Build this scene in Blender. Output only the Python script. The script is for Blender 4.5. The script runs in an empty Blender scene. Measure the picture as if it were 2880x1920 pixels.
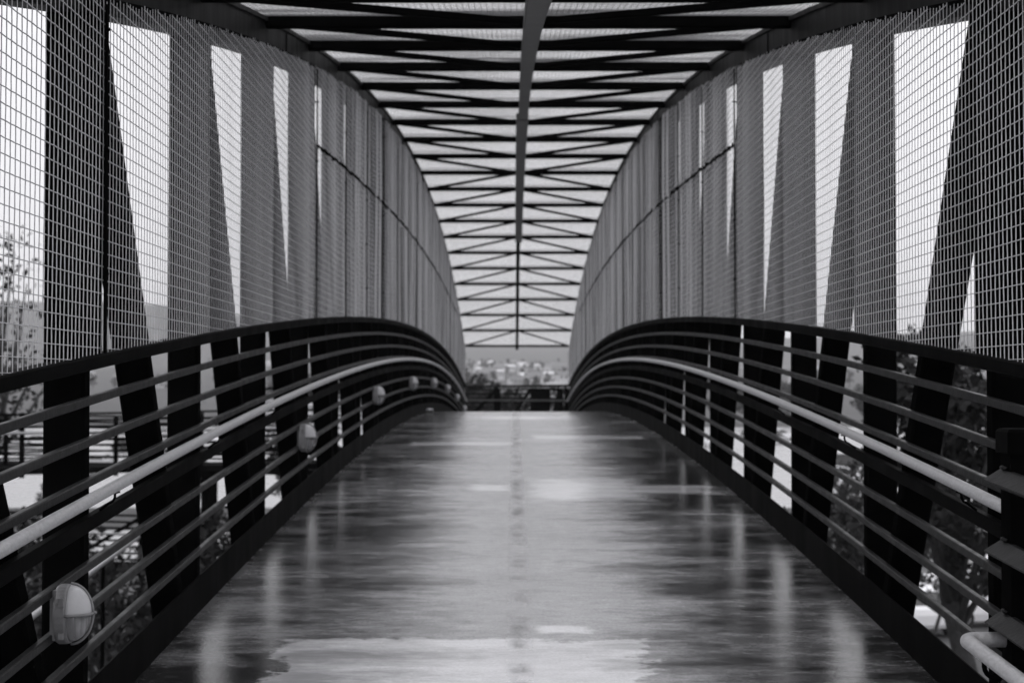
import bpy, math, random
import numpy as np
from mathutils import Vector, noise as mnoise
R = math.radians
random.seed(7)
rng = np.random.default_rng(7)
S = bpy.context.scene

# ------------------------------------------------------------------ camera
BAY = 2.155                       # truss bay length (m)
EYE = 0.5285                      # eye height, z = 0 is the deck crown
CAMY = -1.79 * BAY
cd = bpy.data.cameras.new('camera'); cam = bpy.data.objects.new('camera', cd)
S.collection.objects.link(cam); S.camera = cam
cam.location = (-0.09, CAMY, EYE)
cam.rotation_euler = (R(90 + 1.48), 0, R(0.077))
cd.sensor_width = 36; cd.lens = 56.8; cd.clip_start = 0.05; cd.clip_end = 12000
cd.dof.use_dof = True; cd.dof.focus_distance = 5.0; cd.dof.aperture_fstop = 5.2
cd.dof.aperture_blades = 0

# ------------------------------------------------------------------ world, sun, exposure
w = bpy.data.worlds.new('World'); S.world = w; w.use_nodes = True
nt = w.node_tree; nt.nodes.clear()
sky = nt.nodes.new('ShaderNodeTexSky'); sky.sky_type = 'NISHITA'; sky.sun_disc = False
sky.sun_elevation = R(52); sky.sun_rotation = R(20); sky.dust_density = 4; sky.air_density = 1.2
bw = nt.nodes.new('ShaderNodeRGBToBW')
mul = nt.nodes.new('ShaderNodeMath'); mul.operation = 'MULTIPLY'; mul.inputs[1].default_value = 0.35
add = nt.nodes.new('ShaderNodeMath'); add.operation = 'ADD'; add.inputs[1].default_value = 8.55
clo = nt.nodes.new('ShaderNodeTexNoise'); clo.inputs['Scale'].default_value = 2.2; clo.inputs['Detail'].default_value = 5
cm = nt.nodes.new('ShaderNodeMapRange'); cm.inputs['To Min'].default_value = 0.93; cm.inputs['To Max'].default_value = 1.07
tc = nt.nodes.new('ShaderNodeTexCoord')
m2 = nt.nodes.new('ShaderNodeMath'); m2.operation = 'MULTIPLY'
vm = nt.nodes.new('ShaderNodeVectorMath'); vm.operation = 'SCALE'; vm.inputs[0].default_value = (1.0, 0.995, 1.03)
bg = nt.nodes.new('ShaderNodeBackground'); bg.inputs['Strength'].default_value = 0.10
wo = nt.nodes.new('ShaderNodeOutputWorld')
L = nt.links.new
L(sky.outputs[0], bw.inputs[0]); L(bw.outputs[0], mul.inputs[0]); L(mul.outputs[0], add.inputs[0])
L(tc.outputs['Generated'], clo.inputs['Vector']); L(clo.outputs['Fac'], cm.inputs['Value'])
L(add.outputs[0], m2.inputs[0]); L(cm.outputs[0], m2.inputs[1]); L(m2.outputs[0], vm.inputs['Scale'])
L(vm.outputs[0], bg.inputs['Color']); L(bg.outputs[0], wo.inputs['Surface'])
sd = bpy.data.lights.new('sun', 'SUN'); sd.energy = 0.6; sd.angle = R(16); sd.color = (1, 0.985, 0.97)
so = bpy.data.objects.new('sun', sd); S.collection.objects.link(so)
so.rotation_euler = (R(38), 0, R(-20))
S.view_settings.view_transform = 'Standard'; S.view_settings.look = 'None'
S.view_settings.exposure = 0.0; S.view_settings.gamma = 1.0
S.render.engine = 'CYCLES'
S.cycles.volume_bounces = 1; S.cycles.max_bounces = 8
S.cycles.volume_max_steps = 64

# ------------------------------------------------------------------ materials
def mat(name, col, rough=0.6, metal=0.0, spec=0.5, var=0.0, scale=6.0, stretch=(1, 1, 1), rvar=0.0, bump=0.0, bscale=60.0):
    m = bpy.data.materials.new(name); m.use_nodes = True; t = m.node_tree
    b = t.nodes['Principled BSDF']
    b.inputs['Roughness'].default_value = rough; b.inputs['Metallic'].default_value = metal
    b.inputs['Specular IOR Level'].default_value = spec
    c = (col, col, col * 1.03, 1) if not isinstance(col, tuple) else (*col, 1)
    b.inputs['Base Color'].default_value = c
    co = t.nodes.new('ShaderNodeTexCoord'); mp = t.nodes.new('ShaderNodeMapping')
    mp.inputs['Scale'].default_value = stretch
    t.links.new(co.outputs['Object'], mp.inputs['Vector'])
    if var or rvar:
        n = t.nodes.new('ShaderNodeTexNoise'); n.inputs['Scale'].default_value = scale
        n.inputs['Detail'].default_value = 6; n.inputs['Roughness'].default_value = 0.65
        t.links.new(mp.outputs[0], n.inputs['Vector'])
        if var:
            mr = t.nodes.new('ShaderNodeMapRange')
            mr.inputs['From Min'].default_value = 0.3; mr.inputs['From Max'].default_value = 0.7
            mr.inputs['To Min'].default_value = 1 - var; mr.inputs['To Max'].default_value = 1 + var
            v = t.nodes.new('ShaderNodeVectorMath'); v.operation = 'SCALE'; v.inputs[0].default_value = c[:3]
            t.links.new(n.outputs['Fac'], mr.inputs['Value']); t.links.new(mr.outputs[0], v.inputs['Scale'])
            t.links.new(v.outputs[0], b.inputs['Base Color'])
        if rvar:
            mr = t.nodes.new('ShaderNodeMapRange')
            mr.inputs['From Min'].default_value = 0.3; mr.inputs['From Max'].default_value = 0.7
            mr.inputs['To Min'].default_value = max(0, rough - rvar); mr.inputs['To Max'].default_value = rough + rvar
            t.links.new(n.outputs['Fac'], mr.inputs['Value']); t.links.new(mr.outputs[0], b.inputs['Roughness'])
    if bump:
        n2 = t.nodes.new('ShaderNodeTexNoise'); n2.inputs['Scale'].default_value = bscale; n2.inputs['Detail'].default_value = 3
        t.links.new(mp.outputs[0], n2.inputs['Vector'])
        bp = t.nodes.new('ShaderNodeBump'); bp.inputs['Strength'].default_value = bump; bp.inputs['Distance'].default_value = 0.01
        t.links.new(n2.outputs['Fac'], bp.inputs['Height']); t.links.new(bp.outputs[0], b.inputs['Normal'])
    return m

M = {}
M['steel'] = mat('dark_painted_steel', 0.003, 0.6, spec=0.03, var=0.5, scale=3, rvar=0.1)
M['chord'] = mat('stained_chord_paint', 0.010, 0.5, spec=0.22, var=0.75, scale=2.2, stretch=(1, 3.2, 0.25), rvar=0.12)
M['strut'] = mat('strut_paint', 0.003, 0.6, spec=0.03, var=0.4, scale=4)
M['tray'] = mat('cable_tray_paint', 0.055, 0.5, spec=0.4, var=0.25, scale=5)
M['rail'] = mat('rail_paint', 0.017, 0.45, spec=0.22, var=0.45, scale=9, rvar=0.12, bump=0.15)
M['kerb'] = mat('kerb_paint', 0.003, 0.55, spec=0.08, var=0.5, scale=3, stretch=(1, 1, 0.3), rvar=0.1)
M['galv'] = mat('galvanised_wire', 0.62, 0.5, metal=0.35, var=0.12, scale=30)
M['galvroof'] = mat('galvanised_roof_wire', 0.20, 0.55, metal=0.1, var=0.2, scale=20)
M['pipe'] = mat('worn_galvanised_pipe', 0.44, 0.42, metal=0.25, var=0.2, scale=75, stretch=(1, 0.5, 1), rvar=0.12, bump=0.25, bscale=90)
M['lampmetal'] = mat('lamp_cast_metal', 0.22, 0.45, metal=0.2, var=0.15, scale=20, bump=0.1)
M['lampopal'] = mat('lamp_white_hood', 0.52, 0.28, var=0.08, scale=12)
M['tube'] = mat('lamp_tube', 0.75, 0.3)
g = mat('lamp_glass', 0.55, 0.12, spec=0.6); g.node_tree.nodes['Principled BSDF'].inputs['Transmission Weight'].default_value = 0.75
M['glass'] = g
M['concrete'] = mat('pier_concrete', 0.28, 0.8, var=0.25, scale=1.5, bump=0.3)
M['grass'] = mat('rough_grass', 0.06, 0.9, var=0.45, scale=0.15)
M['road'] = mat('wet_road', 0.30, 0.28, spec=0.6, var=0.22, scale=0.12, rvar=0.1)
M['street'] = mat('wet_street', 0.085, 0.5, spec=0.3, var=0.2, scale=0.3, rvar=0.1)
M['line'] = mat('road_paint', 0.7, 0.5, var=0.15, scale=5)
M['bark'] = mat('bark', 0.045, 0.9, var=0.4, scale=12, bump=0.5)
M['leaf'] = mat('leaf_dark', 0.022, 0.6, spec=0.12, var=0.45, scale=3)
M['leaf2'] = mat('leaf_mid', 0.05, 0.6, spec=0.2, var=0.45, scale=3)
M['white'] = mat('white_car_paint', 0.88, 0.18, spec=0.6, var=0.03)
M['silver'] = mat('silver_car_paint', 0.4, 0.22, metal=0.4)
M['darkcar'] = mat('dark_car_paint', 0.03, 0.2, spec=0.6)
M['carglass'] = mat('car_glass', 0.015, 0.08, spec=0.7)
M['tyre'] = mat('tyre', 0.015, 0.85)
M['rim'] = mat('rim', 0.4, 0.3, metal=0.7)
M['lens'] = mat('headlight_lens', 0.65, 0.1)
M['wall1'] = mat('pale_render', 0.62, 0.8, var=0.1, scale=0.6)
M['wall2'] = mat('grey_render', 0.38, 0.8, var=0.1, scale=0.6)
M['roof1'] = mat('grey_roof', 0.18, 0.7, var=0.25, scale=1)
M['roof2'] = mat('pale_roof', 0.72, 0.5, var=0.08, scale=1)
M['paper'] = mat('white_paper', 0.8, 0.7, var=0.05)

def deck_material():
    m = bpy.data.materials.new('wet_concrete_deck'); m.use_nodes = True; t = m.node_tree; N = t.nodes.new; K = t.links.new
    b = t.nodes['Principled BSDF']
    co = N('ShaderNodeTexCoord'); sep = N('ShaderNodeSeparateXYZ'); K(co.outputs['Object'], sep.inputs[0])
    def noise(scale, st, det=5, rough=0.6):
        mp = N('ShaderNodeMapping'); mp.inputs['Scale'].default_value = st; K(co.outputs['Object'], mp.inputs['Vector'])
        n = N('ShaderNodeTexNoise'); n.inputs['Scale'].default_value = scale; n.inputs['Detail'].default_value = det
        n.inputs['Roughness'].default_value = rough; K(mp.outputs[0], n.inputs['Vector']); return n.outputs['Fac']
    def math_(op, a, c=None, clamp=False):
        n = N('ShaderNodeMath'); n.operation = op; n.use_clamp = clamp
        for k, v in ((0, a), (1, c)):
            if v is None: continue
            if isinstance(v, (int, float)): n.inputs[k].default_value = v
            else: K(v, n.inputs[k])
        return n.outputs[0]
    def rng_(v, a, b_, c, d):
        n = N('ShaderNodeMapRange'); n.inputs['From Min'].default_value = a; n.inputs['From Max'].default_value = b_
        n.inputs['To Min'].default_value = c; n.inputs['To Max'].default_value = d; n.clamp = True
        K(v, n.inputs['Value']); return n.outputs[0]
    X, Y = sep.outputs['X'], sep.outputs['Y']
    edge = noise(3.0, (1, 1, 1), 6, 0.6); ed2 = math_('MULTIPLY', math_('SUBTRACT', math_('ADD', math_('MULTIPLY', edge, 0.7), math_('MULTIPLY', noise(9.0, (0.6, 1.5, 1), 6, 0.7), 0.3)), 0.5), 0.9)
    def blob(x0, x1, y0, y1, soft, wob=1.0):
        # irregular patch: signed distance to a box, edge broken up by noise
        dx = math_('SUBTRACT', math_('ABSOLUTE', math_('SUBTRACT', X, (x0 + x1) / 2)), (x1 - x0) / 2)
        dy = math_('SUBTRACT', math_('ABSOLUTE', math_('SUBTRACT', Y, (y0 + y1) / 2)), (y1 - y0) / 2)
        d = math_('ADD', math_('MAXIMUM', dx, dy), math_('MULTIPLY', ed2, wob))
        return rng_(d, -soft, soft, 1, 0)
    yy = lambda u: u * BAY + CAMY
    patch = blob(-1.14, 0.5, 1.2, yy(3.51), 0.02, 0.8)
    puddle_shine = None
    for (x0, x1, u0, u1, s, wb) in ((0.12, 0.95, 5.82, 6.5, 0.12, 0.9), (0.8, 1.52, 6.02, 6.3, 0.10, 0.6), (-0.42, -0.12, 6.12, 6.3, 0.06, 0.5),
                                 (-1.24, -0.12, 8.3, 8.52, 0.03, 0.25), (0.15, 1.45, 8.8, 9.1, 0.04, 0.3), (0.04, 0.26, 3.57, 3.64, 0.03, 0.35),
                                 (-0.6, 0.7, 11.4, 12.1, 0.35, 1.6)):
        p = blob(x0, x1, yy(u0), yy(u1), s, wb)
        puddle_shine = p if puddle_shine is None else math_('MAXIMUM', puddle_shine, p)
    st1 = noise(2.4, (0.62, 2.1, 1), 8, 0.68)      # broom finish running across the deck
    st2 = noise(1.1, (0.6, 1.5, 1), 4)
    fine = noise(70, (1, 1, 1), 3)
    # drip stain below the ridge
    drip = math_('MULTIPLY', rng_(math_('ABSOLUTE', math_('ADD', X, 0.065)), 0.015, 0.07, 1, 0), rng_(noise(2.3, (1.5, 1, 1), 8, 0.75), 0.46, 0.6, 0, 1))
    edg = rng_(math_('ABSOLUTE', X), 1.5, 1.68, 0, 1)
    grit = math_('MULTIPLY', rng_(noise(26, (1, 1, 1), 6, 0.8), 0.58, 0.66, 0, 1), edg)
    st3 = noise(1.25, (0.8, 1.15, 1), 8, 0.7)
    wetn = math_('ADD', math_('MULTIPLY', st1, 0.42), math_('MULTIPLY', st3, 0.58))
    # sky reflected through the roof, painted as a paler middle band with ragged edges
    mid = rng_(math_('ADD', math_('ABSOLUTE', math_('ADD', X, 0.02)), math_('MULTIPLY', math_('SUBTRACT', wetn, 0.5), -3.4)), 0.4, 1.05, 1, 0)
    dry_sheen = math_('MAXIMUM', rng_(wetn, 0.46, 0.62, 0, 0.62), mid)  # drier blotches, joined with the painted reflection along the middle
    base = math_('ADD', 0.026, math_('MULTIPLY', dry_sheen, 0.42))
    base = math_('MULTIPLY', base, rng_(st2, 0.3, 0.7, 0.85, 1.15))
    base = math_('MULTIPLY', base, rng_(fine, 0.3, 0.7, 0.78, 1.22))
    base = math_('MULTIPLY', base, rng_(noise(11, (0.7, 1.6, 1), 6, 0.7), 0.35, 0.65, 0.82, 1.15))
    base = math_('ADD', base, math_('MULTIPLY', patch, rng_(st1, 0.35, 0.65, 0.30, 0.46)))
    base = math_('ADD', base, math_('MULTIPLY', puddle_shine, 0.42))  # sky reflection in the puddles, put into the base colour as a paler tone
    base = math_('MULTIPLY', base, math_('SUBTRACT', 1, math_('MULTIPLY', drip, 0.6)))
    base = math_('MULTIPLY', base, rng_(edg, 0, 1, 1, 0.7))
    base = math_('ADD', base, math_('MULTIPLY', grit, 0.10))
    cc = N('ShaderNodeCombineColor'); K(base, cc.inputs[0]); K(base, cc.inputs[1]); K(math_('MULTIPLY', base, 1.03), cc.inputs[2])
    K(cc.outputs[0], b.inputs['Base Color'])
    ro = math_('ADD', 0.13, math_('MULTIPLY', dry_sheen, 0.13))
    ro = math_('ADD', math_('MULTIPLY', ro, math_('SUBTRACT', 1, puddle_shine)), math_('MULTIPLY', puddle_shine, 0.16))
    ro = math_('ADD', ro, math_('MULTIPLY', drip, 0.2))
    ro = math_('ADD', ro, math_('MULTIPLY', edg, 0.12))
    K(ro, b.inputs['Roughness'])
    b.inputs['Specular IOR Level'].default_value = 0.9
    b.inputs['IOR'].default_value = 1.6
    h = math_('ADD', math_('ADD', math_('MULTIPLY', st1, 0.9), math_('MULTIPLY', noise(7, (0.5, 2.0, 1), 7, 0.7), 0.5)), math_('MULTIPLY', fine, 0.2))
    h = math_('MULTIPLY', h, math_('SUBTRACT', 1, math_('MULTIPLY', puddle_shine, 0.85)))
    h = math_('ADD', h, math_('MULTIPLY', grit, 0.4))
    bp = N('ShaderNodeBump'); bp.inputs['Strength'].default_value = 0.6; bp.inputs['Distance'].default_value = 0.005
    K(h, bp.inputs['Height']); K(bp.outputs[0], b.inputs['Normal'])
    return m
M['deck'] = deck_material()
for k_, ior in (('steel', 1.10), ('strut', 1.10), ('kerb', 1.13), ('chord', 1.18), ('rail', 1.30)):
    M[k_].node_tree.nodes['Principled BSDF'].inputs['IOR'].default_value = ior      # dull weathered paint

# ------------------------------------------------------------------ helpers
class MB:
    def __init__(s): s.v = []; s.f = []
    def add(s, vs, fs):
        o = len(s.v); s.v += [tuple(v) for v in vs]; s.f += [tuple(o + i for i in f) for f in fs]
    def box(s, x0, x1, y0, y1, z0, z1):
        s.add([(x0, y0, z0), (x1, y0, z0), (x1, y1, z0), (x0, y1, z0), (x0, y0, z1), (x1, y0, z1), (x1, y1, z1), (x0, y1, z1)],
              [(3, 2, 1, 0), (4, 5, 6, 7), (0, 1, 5, 4), (1, 2, 6, 5), (2, 3, 7, 6), (3, 0, 4, 7)])
    def rings(s, rings, cap=True):
        n = len(rings[0]); o = len(s.v)
        for r in rings: s.v += [tuple(p) for p in r]
        for k in range(len(rings) - 1):
            for j in range(n):
                a = o + k * n + j; b = o + k * n + (j + 1) % n
                s.f.append((a, b, b + n, a + n))
        if cap:
            s.f.append(tuple(o + j for j in range(n))[::-1]); s.f.append(tuple(o + (len(rings) - 1) * n + j for j in range(n)))
    def beam(s, p, q, w, d, up=(1, 0, 0), c=0.12):
        """rectangular bar with chamfered edges; w along 'up', d across"""
        p = Vector(p); q = Vector(q); t = (q - p).normalized(); u = Vector(up); u = (u - t * u.dot(t)).normalized(); v = t.cross(u)
        a, b = w / 2, d / 2; e = min(w, d) * c
        sec = [(-a + e, -b), (a - e, -b), (a, -b + e), (a, b - e), (a - e, b), (-a + e, b), (-a, b - e), (-a, -b + e)]
        s.rings([[P + u * i + v * j for i, j in sec] for P in (p, q)])
    def tube(s, pts, r, n=14, rad=None):
        pts = [Vector(p) for p in pts]; rings = []; ref = None
        for k, p in enumerate(pts):
            t = (pts[min(k + 1, len(pts) - 1)] - pts[max(k - 1, 0)]).normalized()
            if ref is None:
                ref = Vector((0, 0, 1)) if abs(t.z) < 0.9 else Vector((1, 0, 0))
            u = (ref - t * ref.dot(t)).normalized(); ref = u; v = t.cross(u)
            rr = rad[k] if rad else r
            rings.append([p + (u * math.cos(2 * math.pi * j / n) + v * math.sin(2 * math.pi * j / n)) * rr for j in range(n)])
        s.rings(rings)
    def sweep_y(s, ys, zf, sec):
        """section (x, dz) swept along y following z = zf(y)"""
        s.rings([[(a, y, zf(y) + b) for a, b in sec] for y in ys])
    def build(s, name, m, parent=None, smooth=False, flip=True):
        me = bpy.data.meshes.new(name); me.from_pydata(s.v, [], s.f)
        import bmesh
        bm = bmesh.new(); bm.from_mesh(me); bmesh.ops.recalc_face_normals(bm, faces=bm.faces); bm.to_mesh(me); bm.free()
        me.materials.append(m)
        if smooth: me.shade_smooth()
        o = bpy.data.objects.new(name, me); S.collection.objects.link(o)
        if parent: o.parent = parent
        return o
def tag(o, label=None, cat=None, group=None, kind=None):
    if label: o['label'] = label
    if cat: o['category'] = cat
    if group: o['group'] = group
    if kind: o['kind'] = kind
    return o
def thing(name, loc, label, cat, group=None):
    o = bpy.data.objects.new(name, None); S.collection.objects.link(o); o.location = loc; o.empty_display_size = 0.2
    return tag(o, label, cat, group)
def copy_tree(o, parent=None):
    c = o.copy(); S.collection.objects.link(c); c.parent = parent
    for ch in list(o.children): copy_tree(ch, c)
    return c
def recsec(x0, x1, z0, z1, e=0.004):
    return [(x0 + e, z0), (x1 - e, z0), (x1, z0 + e), (x1, z1 - e), (x1 - e, z1), (x0 + e, z1), (x0, z1 - e), (x0, z0 + e)]

NB = 22; YE = NB * BAY
deck_z = lambda y: -0.007724 * (y / BAY - 11) ** 2
roof_z = lambda y: 4.131 - 0.01998 * (y / BAY - 11) ** 2
ysm = [k * BAY / 3 for k in range(NB * 3 + 1)]
Z0 = deck_z(0)

# ------------------------------------------------------------------ setting: deck
b = MB()
n = 12
ys = [-9.0, -6, -3, 0] + ysm[1:]
zf = lambda y: deck_z(max(0, min(y, YE)))
b.rings([[(-1.683 + 3.366 * k / n, y, zf(y)) for k in range(n + 1)] + [(1.683 - 3.366 * k / n, y, zf(y) - 0.14) for k in range(n + 1)] for y in ys])
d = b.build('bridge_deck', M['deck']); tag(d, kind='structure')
b = MB(); b.box(-4.2, 3.0, YE + 0.02, YE + 2.6, deck_z(YE) - 0.2, deck_z(YE) - 0.002)
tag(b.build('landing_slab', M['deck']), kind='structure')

# ------------------------------------------------------------------ footbridge truss
fb = thing('footbridge', (0, 0, 0), 'dark painted steel arched truss footbridge with cross struts overhead', 'footbridge')
XI, XO = 1.69, 1.845
for s in (-1, 1):
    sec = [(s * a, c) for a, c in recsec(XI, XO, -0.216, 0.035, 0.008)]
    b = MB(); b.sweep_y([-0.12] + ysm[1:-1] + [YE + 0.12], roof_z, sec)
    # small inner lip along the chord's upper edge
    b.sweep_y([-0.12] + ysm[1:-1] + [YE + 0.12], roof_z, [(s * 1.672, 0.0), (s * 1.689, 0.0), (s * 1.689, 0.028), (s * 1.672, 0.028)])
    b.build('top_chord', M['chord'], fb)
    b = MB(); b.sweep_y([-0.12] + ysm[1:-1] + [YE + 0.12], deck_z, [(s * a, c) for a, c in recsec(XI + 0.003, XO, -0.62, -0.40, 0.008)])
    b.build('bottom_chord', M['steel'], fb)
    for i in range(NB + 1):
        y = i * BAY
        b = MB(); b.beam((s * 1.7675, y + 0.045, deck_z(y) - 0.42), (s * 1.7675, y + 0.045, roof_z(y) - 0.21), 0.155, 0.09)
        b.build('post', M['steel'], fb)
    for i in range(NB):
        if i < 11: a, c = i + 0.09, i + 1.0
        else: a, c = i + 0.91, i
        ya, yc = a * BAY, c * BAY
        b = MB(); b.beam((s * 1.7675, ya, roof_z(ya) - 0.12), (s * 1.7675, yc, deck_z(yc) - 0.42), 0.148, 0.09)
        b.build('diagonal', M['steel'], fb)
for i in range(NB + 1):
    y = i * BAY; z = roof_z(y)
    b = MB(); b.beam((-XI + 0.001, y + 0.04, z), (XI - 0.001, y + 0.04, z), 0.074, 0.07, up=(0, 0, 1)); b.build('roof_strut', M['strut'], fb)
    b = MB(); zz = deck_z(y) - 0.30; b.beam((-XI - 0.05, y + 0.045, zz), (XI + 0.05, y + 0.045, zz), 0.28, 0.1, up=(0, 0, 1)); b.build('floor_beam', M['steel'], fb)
for i in range(NB):
    for s in (-1, 1):
        if i < 11: y0, y1 = i * BAY + 0.1, (i + 1) * BAY - 0.02     # outer end near, inner end far
        else: y0, y1 = (i + 1) * BAY - 0.02, i * BAY + 0.1
        b = MB(); b.beam((s * (XI - 0.03), y0, roof_z(y0) - 0.005), (s * 0.06, y1, roof_z(y1) - 0.005), 0.042, 0.045, up=(0, 0, 1))
        b.build('roof_brace', M['strut'], fb)
b = MB(); b.sweep_y([y for y in ysm if y <= 7.35 * BAY], roof_z, recsec(-0.055 + 0.02, 0.055 + 0.02, -0.125, -0.046, 0.006))
b.build('cable_tray', M['tray'], fb)
b = MB(); b.sweep_y([7.35 * BAY - 0.12] + [y for y in ysm if 7.4 * BAY < y <= 15 * BAY], roof_z, recsec(-0.075 + 0.01, 0.075 + 0.01, -0.135, -0.047, 0.006))
b.build('cable_tray', M['tray'], fb)
b = MB(); b.sweep_y([y for y in ysm if y >= 15 * BAY], roof_z, recsec(-0.045, 0.045, -0.125, -0.047, 0.006))
b.build('ridge_beam', M['strut'], fb)
# welded splice plates on the chord's inner face
for s in (-1, 1):
    for i in (3, 7, 11, 15, 19):
        y = (i + 0.5) * BAY
        b = MB(); b.sweep_y([y - 0.14, y + 0.14], roof_z, [(s * 1.681, -0.19), (s * 1.6885, -0.19), (s * 1.6885, -0.012), (s * 1.681, -0.012)])
        b.build('splice_plate', M['chord'], fb)

# ------------------------------------------------------------------ wire mesh
WIRE = 0.0021; PITCH = BAY / 42.4
def wires_to_obj(name, lines, m, parent, r=WIRE, nside=4):
    """lines: list of (N,3) arrays, each a wire centre line"""
    Vs, Fs = [], []; o = 0
    ang = np.arange(nside) * 2 * np.pi / nside + np.pi / nside
    for P in lines:
        N_ = len(P)
        if N_ < 2: continue
        t = P[-1] - P[0]; t = t / np.linalg.norm(t)
        ref = np.array([1.0, 0, 0]) if abs(t[0]) < 0.7 else np.array([0, 0, 1.0])
        u = ref - t * ref.dot(t); u /= np.linalg.norm(u); v = np.cross(t, u)
        ring = (np.cos(ang)[:, None] * u + np.sin(ang)[:, None] * v) * r
        Vs.append((P[:, None, :] + ring[None]).reshape(-1, 3))
        k = np.arange(N_ - 1)[:, None] * nside; j = np.arange(nside)[None]; j2 = (j + 1) % nside
        Fs.append(np.stack([k + j, k + j2, k + j2 + nside, k + j + nside], -1).reshape(-1, 4) + o)
        o += N_ * nside
    V = np.concatenate(Vs).astype(np.float32); F = np.concatenate(Fs).astype(np.int32)
    me = bpy.data.meshes.new(name); me.vertices.add(len(V)); me.vertices.foreach_set('co', V.ravel())
    me.loops.add(F.size); me.loops.foreach_set('vertex_index', F.ravel())
    me.polygons.add(len(F)); me.polygons.foreach_set('loop_start', np.arange(0, F.size, 4, dtype=np.int32))
    me.polygons.foreach_set('use_smooth', np.ones(len(F), dtype=bool))
    me.update(); me.validate(); me.materials.append(m)
    ob = bpy.data.objects.new(name, me); S.collection.objects.link(ob); ob.parent = parent
    return ob
XM = 1.633
lo = lambda y: deck_z(y) + 1.412            # where the mesh sits on the top rail
seam = lambda y: deck_z(y) + 2.753
hi = lambda y: roof_z(y) - 0.172
def wave(y, z):
    y = np.asarray(y, dtype=float)
    k = 0.75 + 0.25 * np.sin(z * 0.9 + y * 0.35)
    a = 0.017 * np.sin(y * 3.1 + 1.6 * np.sin(y * 0.77)) + 0.011 * np.sin(y * 6.3 + 0.9 * np.sin(y * 1.3)) + 0.0045 * np.sin(y * 11.7 + 1.1 * np.sin(y * 2.1)) + 0.0022 * np.sin(y * 23.0 + 2 * np.sin(y * 0.7))
    return a * k * np.clip((y - 5) / 12, 0.12, 1.0) + 0.003 * np.sin(z * 2.1 + y * 0.8)
def wall_panel(s, y0, y1, fa, fb_, off):
    lines = []
    AMP = 0.0012
    k0 = int(math.ceil(y0 / PITCH)); k1 = int(math.floor(y1 / PITCH))
    ks = np.arange(k0, k1 + 1); ys_ = ks * PITCH
    zmin = min(fa(y) for y in (y0, y1)); zmax = max(max(fb_(y) for y in (y0, y1)), fb_(min(max(11 * BAY, y0), y1)))
    js = np.arange(math.ceil(zmin / PITCH), math.floor(zmax / PITCH) + 1)
    near = y0 < 6.5 * BAY
    for k, y in zip(ks, ys_):
        a, c = fa(y) - rng.uniform(0, 0.004), fb_(y) + rng.uniform(-0.008, 0.014)
        if c - a < 0.03: continue
        yj = y + rng.normal(0, 0.0007)
        if near:
            jj = js[(js * PITCH > a) & (js * PITCH < c)]
            z = np.concatenate([[a], jj * PITCH, [c]]); x = np.concatenate([[0], 0.3 * AMP * np.where((k + jj) % 2 == 0, 1, -1), [0]])
        else:
            z = np.linspace(a, c, 6); x = np.zeros(6)
        bow = wave(y, z)
        lines.append(np.stack([s * (XM + off + x + bow), np.full_like(z, yj), z], 1))
    for j in js:
        z = j * PITCH + rng.normal(0, 0.0006)
        ok = np.array([fa(y) - 0.004 < z < fb_(y) + 0.004 for y in ys_])
        run = []
        for idx in range(len(ks) + 1):
            if idx < len(ks) and ok[idx]: run.append(idx)
            else:
                if len(run) > 1:
                    r_ = np.array(run) if near else np.array(run[::2] + [run[-1]])
                    y = ys_[r_]; x = AMP * np.where((ks[r_] + j) % 2 == 0, -1, 1) if near else 0 * y
                    bow = wave(y, z)
                    P = np.stack([s * (XM + off + x + bow), y, np.full_like(y, z)], 1)
                    P[0, 1] -= 0.006; P[-1, 1] += 0.006
                    lines.append(P)
                run = []
    return lines
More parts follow.
